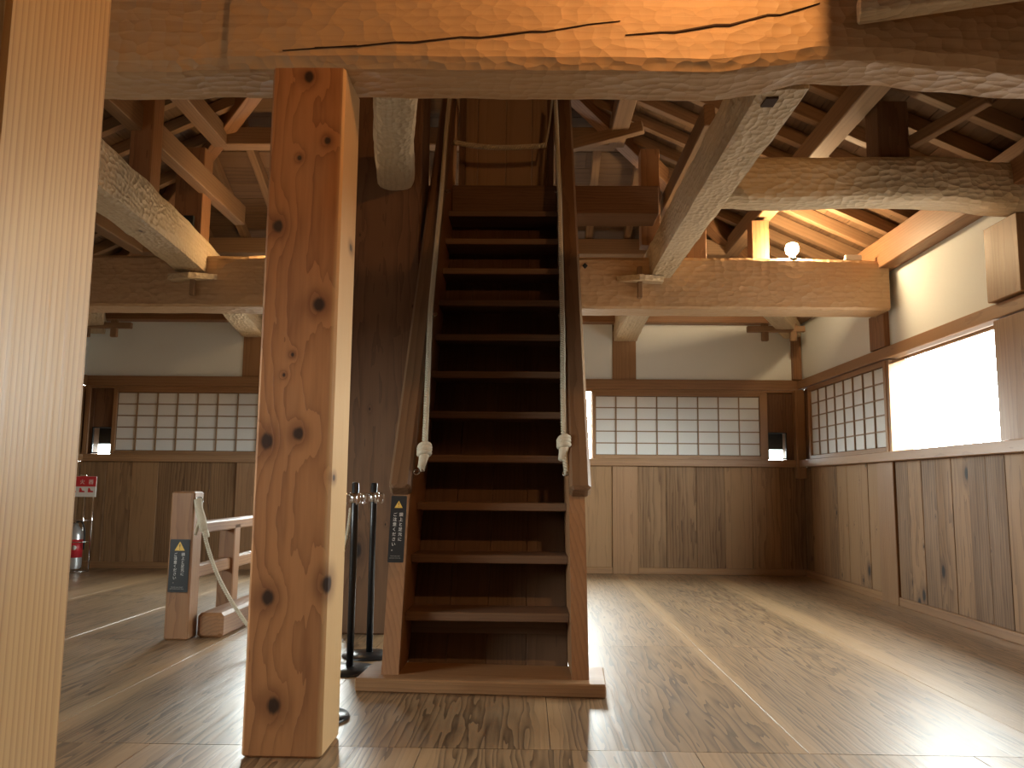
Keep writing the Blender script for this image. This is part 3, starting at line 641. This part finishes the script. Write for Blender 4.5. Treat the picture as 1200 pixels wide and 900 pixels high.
# ================================================================== SIGNS
def warning_sign(name, c, w, h, label, tilt=0):
    root = thing(name, c, label, 'sign')
    Mx = Matrix.Translation(c) @ Matrix.Rotation(tilt, 4, 'X') @ Matrix.Rotation(math.radians(90), 4, 'X')   # local x right, y up, z to viewer
    a, b = w/2, h/2; r = .004
    P_ = [(-a+r, -b), (a-r, -b), (a, -b+r), (a, b-r), (a-r, b), (-a+r, b), (-a, b-r), (-a, -b+r)]
    pl = loft('sign_plate', [[(x, y, 0) for x, y in P_], [(x, y, .004) for x, y in P_]], 'sign', root, Mx)
    T = lambda x, y, z=.0046: Mx @ Matrix.Translation((x, y, z))
    s = w*.26; ty = b-h*.135
    mesh_obj('warning_triangle', [(-s, -s*.8, 0), (s, -s*.8, 0), (0, s*.95, 0), (-s, -s*.8, .0006), (s, -s*.8, .0006), (0, s*.95, .0006)], [(0, 1, 2), (3, 4, 5), (0, 1, 4, 3), (1, 2, 5, 4), (2, 0, 3, 5)], 'yellow', root, T(0, ty, .0042))
    text('exclamation_mark', '!', s*1.5, T(0, ty-s*.12, .0052), 'sign', root)
    cs = min(w*.26, h*.07); stp = h*.074
    for col_x, chars in ((w*.19, '頭上と足元に'), (-w*.19, 'ご注意ください。')):
        for i, ch in enumerate(chars):
            t_ = text('lettering', ch, cs, T(col_x, b-h*.29-stp*i), 'white', root)
    for i, ln in enumerate(('Watch your head', 'and watch your step.')): text('small_lettering', ln, w*.085, T(-w*.04, -b+h*.095-i*h*.03), 'grey', root)
    return root
warning_sign('warning_sign', Vector((-.672, 4.341, .775)), .082, .345, 'black warning sign with yellow triangle on the stair rail foot', math.radians(-12.5))
warning_sign('warning_sign', Vector((-2.248, 5.416, .47)), .128, .335, 'black warning sign with yellow triangle on the guard rail post')

# ================================================================== SHOJI SCREENS
def shoji(wall, u0, u1, z0, z1, n0, cols, rows, label, st_l=.05, st_r=.07, top=.05):
    c = wall.P((u0+u1)/2, z0, n0); root = thing('shoji_screen', c, label, 'screen')
    n1 = n0+.03
    wall.vert('stile', u0, u0+st_l, z0, z1, n0, n1, 'rail', .003, root); wall.vert('stile', u1-st_r, u1, z0, z1, n0, n1, 'rail', .003, root)
    wall.horiz('frame_rail', u0+st_l, u1-st_r, z0, z0+.045, n0, n1, 'rail', .003, root); wall.horiz('frame_rail', u0+st_l, u1-st_r, z1-top, z1, n0, n1, 'rail', .003, root)
    a, b, p, q = u0+st_l, u1-st_r, z0+.045, z1-top; cw, ch = (b-a)/cols, (q-p)/rows; m = .0065
    for i in range(cols):
        for j in range(rows):
            wall.horiz('paper_pane', a+cw*i+m, a+cw*(i+1)-m, p+ch*j+m, p+ch*(j+1)-m, n0+.004, n0+.008, 'paper', 0, root)
    for i in range(1, cols): wall.vert('lattice_bar', a+cw*i-m, a+cw*i+m, p, q, n0+.002, n0+.022, 'lattice', 0, root)
    for j in range(1, rows): wall.horiz('lattice_bar', a, b, p+ch*j-m, p+ch*j+m, n0+.002, n0+.018, 'lattice', 0, root)
    return root
SZ0, SZ1 = SILL1, HEAD0-.03
shoji(wb, .765, 2.835, SZ0, SZ1, .0, 8, 5, 'paper lattice screen on the back wall beside the steep stair', .04, .09)
shoji(wb, -4.99, -3.19, SZ0, SZ1, .0, 7, 5, 'paper lattice screen on the back wall behind the guard rail', .05, .05)
shoji(wr, ru(9.52), ru(7.44), SZ0, HEAD0, .01, 8, 5, 'paper lattice screen on the right wall next to the open window', .06, .05)

# loopholes: framed panes looking out under the eaves
for nm, (a, b) in LH.items():
    w_ = thing('window_1' if nm == 'l' else 'window_2', wb.P((a+b)/2, LZ[0]), kind='structure', label='small black framed loophole pane')
    f = .012
    wb.horiz('window_frame', a, b, LZ[0], LZ[0]+f, -.02, .012, 'blackm', 0, w_); wb.horiz('window_frame', a, b, LZ[1]-f, LZ[1], -.02, .012, 'blackm', 0, w_)
    wb.vert('window_frame', a, a+f, LZ[0]+f, LZ[1]-f, -.02, .012, 'blackm', 0, w_); wb.vert('window_frame', b-f, b, LZ[0]+f, LZ[1]-f, -.02, .012, 'blackm', 0, w_)
    wb.horiz('pane', a+f, b-f, LZ[0]+f, LZ[1]-f, -.006, -.002, 'glass', 0, w_)
    # outer hood board that hides the upper part of the view
    wb.horiz('hood_board', a-.12, b+.12, LZ[0]+.125, LZ[1]+.2, -.30, -.26, 'blackm', 0, w_)
    wb.horiz('hood_board', a-.12, b+.12, LZ[1]+.1, LZ[1]+.14, -.26, -.16, 'blackm', 0, w_)
    wb.vert('hood_board', a-.12, a-.08, LZ[0]+.0, LZ[1]+.1, -.26, -.16, 'blackm', 0, w_); wb.vert('hood_board', b+.08, b+.12, LZ[0]+.0, LZ[1]+.1, -.26, -.16, 'blackm', 0, w_)

# ================================================================== GUARD RAIL of the stair opening
gr = thing('guard_rail', (-2.25, 5.5, 0), 'wooden guard rail with square posts around the stair opening', 'railing')
GX = -2.25
timber('newel_post', (GX, 5.5, 0), (GX, 5.5, .945), .155, .155, 'cedar', gr, up=(0, -1, 0), bev=.010)
for y in (6.32, 8.0): timber('rail_post', (GX, y, 0), (GX, y, .70), .12, .12, 'cedar', gr, up=(0, -1, 0))
for z, hh, ww in ((.70, .075, .12), (.41, .085, .07)):
    timber('rail', (GX+.0, 5.575, z), (GX, 8.1, z), ww, hh, 'cedar', gr, bev=.008)
timber('kerb', (GX+.19, 5.50, .08), (GX+.19, 8.1, .08), .17, .16, 'cedar', gr, bev=.02)
lr = thing('barrier_rope', (-2.16, 5.43, .87), 'sagging rope tied to the guard rail post', 'rope')
rp = [(-2.145, 5.42, .865), (-2.10, 5.38, .75), (-2.03, 5.33, .58), (-1.93, 5.28, .40), (-1.78, 5.22, .21), (-1.62, 5.1, .10), (-1.42, 4.95, .10), (-1.22, 4.8, .25), (-1.08, 4.7, .50), (-1.0, 4.64, .70), (-.975, 4.62, .87)]
rope('rope_strands', rp, .0125, lr, .045)
vv, ff = sweep([([Vector((0, 0, .03)), Vector((.01, -.01, -.02)), Vector((.045, -.03, -.10)), Vector((.07, -.05, -.17))], lambda t: .027-.006*math.sin(t*9)), ([Vector((.03, -.02, -.09)), Vector((.02, -.035, -.15)), Vector((.012, -.04, -.20))], lambda t: .016*(1-.5*t)), ([Vector((.066, -.045, -.15)), Vector((.085, -.05, -.19)), Vector((.088, -.05, -.21))], .02)], 8)
mesh_obj('rope_splice', vv, ff, 'rope', lr, Matrix.Translation((-2.15, 5.42, .865)), True)
tube('ring_bolt', [Vector((-2.165, 5.45, .885))+Vector((.02+.024*math.cos(a), -.02, .024*math.sin(a))) for a in [i*math.pi/5 for i in range(11)]], .005, 'steel', lr, 6, 20)

# ================================================================== BARRIER POSTS
def stanchion(x, y, label, grp=None):
    root = thing('barrier_post', (x, y, 0), label, 'barrier post', grp)
    lathe('base_disc', [(.001, 0), (.155, 0), (.16, .004), (.155, .013), (.05, .024), (.001, .026)], 'black', root, (x, y, 0), 32)
    lathe('pole', [(.001, .02), (.0195, .02), (.0195, 1.005), (.015, 1.012), (.001, 1.013)], 'black', root, (x, y, 0), 18)
    col = lathe('collar', [(.0205, .90), (.030, .90), (.031, .925), (.030, .955), (.0205, .955)], 'chrome', root, (x, y, 0), 18)
    for k in range(4):
        a = k*math.pi/2+.4; c, s = math.cos(a), math.sin(a)
        tube('hook', [(x+c*.028, y+s*.028, .945), (x+c*.055, y+s*.055, .945), (x+c*.06, y+s*.06, .915), (x+c*.05, y+s*.05, .895), (x+c*.042, y+s*.042, .90)], .006, 'chrome', col, 6, 16)
    return root
stanchion(-.955, 4.62, 'black barrier post holding the end of the sagging rope')
stanchion(-.925, 5.02, 'black barrier post with free chrome hooks next to the dark pillar')
stanchion(-.92, 3.70, 'black barrier post hidden behind the knotty post, only its base rim showing')

# ================================================================== FIRE EXTINGUISHER
ex, ey = -5.10, 9.42
sd = thing('extinguisher_stand', (ex, ey, 0), 'chrome tube stand with red and white notice for the fire extinguisher', 'stand')
for dxx in (-.14, 0.02, .12):
    tube('upright', [(ex+dxx, ey+.08, .02), (ex+dxx, ey+.08, 1.02)], .011, 'chrome', sd, 8)
for z in (.32, .56): tube('hoop', [Vector((ex, ey, z))+Vector((.13*math.cos(a), .10*math.sin(a), .01)) for a in [i*math.pi/8 for i in range(17)]], .006, 'chrome', sd, 6, 32)
lathe('foot_plate', [(.001, 0), (.15, 0), (.15, .012), (.001, .014)], 'steel', sd, (ex, ey, 0), 28)
timber('notice_board', (ex-.16, ey+.055, .95), (ex+.16, ey+.055, .95), .235, .015, 'white', sd, up=(0, -1, 0), bev=.003)
timber('notice_header', (ex-.158, ey+.046, 1.008), (ex+.158, ey+.046, 1.008), .115, .004, 'red', sd, up=(0, -1, 0), bev=0)
RX90 = Matrix.Rotation(math.radians(90), 4, 'X')
for i, ch in enumerate('消火器'): text('lettering', ch, .06, Matrix.Translation((ex-.1+.1*i, ey+.0435, 1.0)) @ RX90, 'white', sd)
for i in range(3):
    x = ex-.1+.1*i
    prism('pictogram', [(x-.032, ey+.047, .885), (x+.03, ey+.047, .885), (x+.03, ey+.047, .90), (x+.0, ey+.047, .905), (x-.012, ey+.047, .935), (x-.028, ey+.047, .935)], (0, -.002, 0), 'red', sd, local_x=(1, 0, 0))
timber('top_clip', (ex-.03, ey+.055, 1.075), (ex+.05, ey+.055, 1.075), .02, .02, 'chrome', sd, bev=.003)
fe = thing('fire_extinguisher', (ex, ey-.02, 0), 'silver fire extinguisher with red label standing in a chrome stand', 'fire extinguisher')
lathe('cylinder', [(.001, .03), (.06, .03), (.078, .05), (.08, .08), (.08, .40), (.072, .45), (.04, .49), (.025, .51), (.025, .53), (.001, .53)], 'silver', fe, (ex, ey-.02, 0), 28)
lathe('label_band', [(.0805, .16), (.0815, .16), (.0815, .36), (.0805, .36)], 'red', fe, (ex, ey-.02, 0), 28)
lathe('gauge', [(.001, 0), (.026, 0), (.028, .006), (.001, .009)], 'white', fe, Mx=Matrix.Translation((ex+.035, ey-.094, .27)) @ RX90, seg=20)
timber('handle', (ex-.01, ey-.02, .565), (ex-.01, ey-.16, .585), .022, .012, 'chrome', fe); timber('lever', (ex-.01, ey-.02, .545), (ex-.01, ey-.14, .535), .022, .012, 'chrome', fe)
lathe('valve', [(.001, .53), (.018, .53), (.018, .575), (.001, .578)], 'chrome', fe, (ex, ey-.02, 0), 14)
tube('hose', [(ex+.01, ey-.03, .55), (ex+.08, ey-.06, .56), (ex+.115, ey-.05, .45), (ex+.11, ey-.04, .25)], .010, 'blackm', fe, 8, 24)

# ================================================================== LAMPS AND SMALL FITTINGS
def bulb_lamp(x, y, z, label, mat='bulb', hung=False):
    root = thing('lamp', (x, y, z), label, 'lamp')
    if hung:
        lathe('lamp_base', [(.001, -.05), (.025, -.05), (.03, -.03), (.045, -.02), (.045, 0), (.001, 0)][::-1], 'blackm', root, (x, y, z), 20)
        lathe('bulb', [(.001, -.05), (.02, -.05), (.038, -.075), (.042, -.10), (.032, -.13), (.001, -.142)][::-1], mat, root, (x, y, z), 20)
        tube('rod', [(x, y, z), (x, y, z+.75)], .008, 'blackm', root)
        return root
    lathe('lamp_base', [(.001, 0), (.045, 0), (.045, .02), (.03, .03), (.025, .05), (.001, .05)], 'blackm', root, (x, y, z), 20)
    lathe('bulb', [(.001, .05), (.025, .05), (.052, .08), (.060, .115), (.046, .155), (.001, .172)], mat, root, (x, y, z), 20)
    return root
bulb_lamp(2.36, 7.27, 3.025, 'lit bare bulb lamp standing on the tie beam')
bulb_lamp(-2.25, 7.27, 3.035, 'lit bare bulb lamp on the tie beam hidden behind the knotty post', 'bulb3')
def fill_lamp(c, target, r, mat, label):
    c = Vector(c); root = thing('fill_lamp', c, label, 'lamp'); d = (Vector(target)-c).normalized()
    F, _ = frame_of(c, c+d, (0, 0, 1)); Mx = F @ Matrix.Rotation(math.radians(90), 4, 'Y')
    lathe('housing', [(r*.3, -.16), (r*1.1, -.14), (r*1.25, 0), (r*1.3, .05), (r*1.2, .05), (r*1.1, .0), (r*.9, -.06), (r*.3, -.06)], 'blackm', root, Mx=Mx)
    lathe('lens', [(.001, -.05), (r*.85, -.05), (r*.85, -.045), (.001, -.044)], mat, root, Mx=Mx)
    tube('bracket', [c-d*.13+Vector((0, 0, .03)), c-d*.14+Vector((0, 0, .3))], .01, 'blackm', root)
    return root
bulb_lamp(.75, 2.2, 3.42, 'lit bare bulb lamp hung from a rod in front of the great beam', 'bulb2', True)
fill_lamp((-1.6, .3, 3.3), (-1.0, 3.2, 1.2), .05, 'bulb3', 'added unseen fill lamp brightening the front of the knotty post')  # lamp added out of view to warm the front of the post
o = timber('blocker_board', (.985, 2.44, 3.8), (.985, 2.44, 2.80), .52, .03, 'cedar', up=(1, 0, 0)); tag(o, 'added unseen board blocking the hung bulb from the end of the great beam', 'board')  # board added out of view to cut a hard shadow edge on the beam
o = timber('white_fitting', (2.82, 7.26, 3.055), (2.97, 7.26, 3.055), .05, .035, 'white', up=(0, -1, 0)); tag(o, 'small white fitting on top of the tie beam', 'fitting')
o = timber('junction_box', (-3.10, 7.245, 3.20), (-3.10, 7.245, 3.42), .10, .03, 'blackm', up=(0, -1, 0)); tag(o, 'black box fixed to the paired strut', 'box')
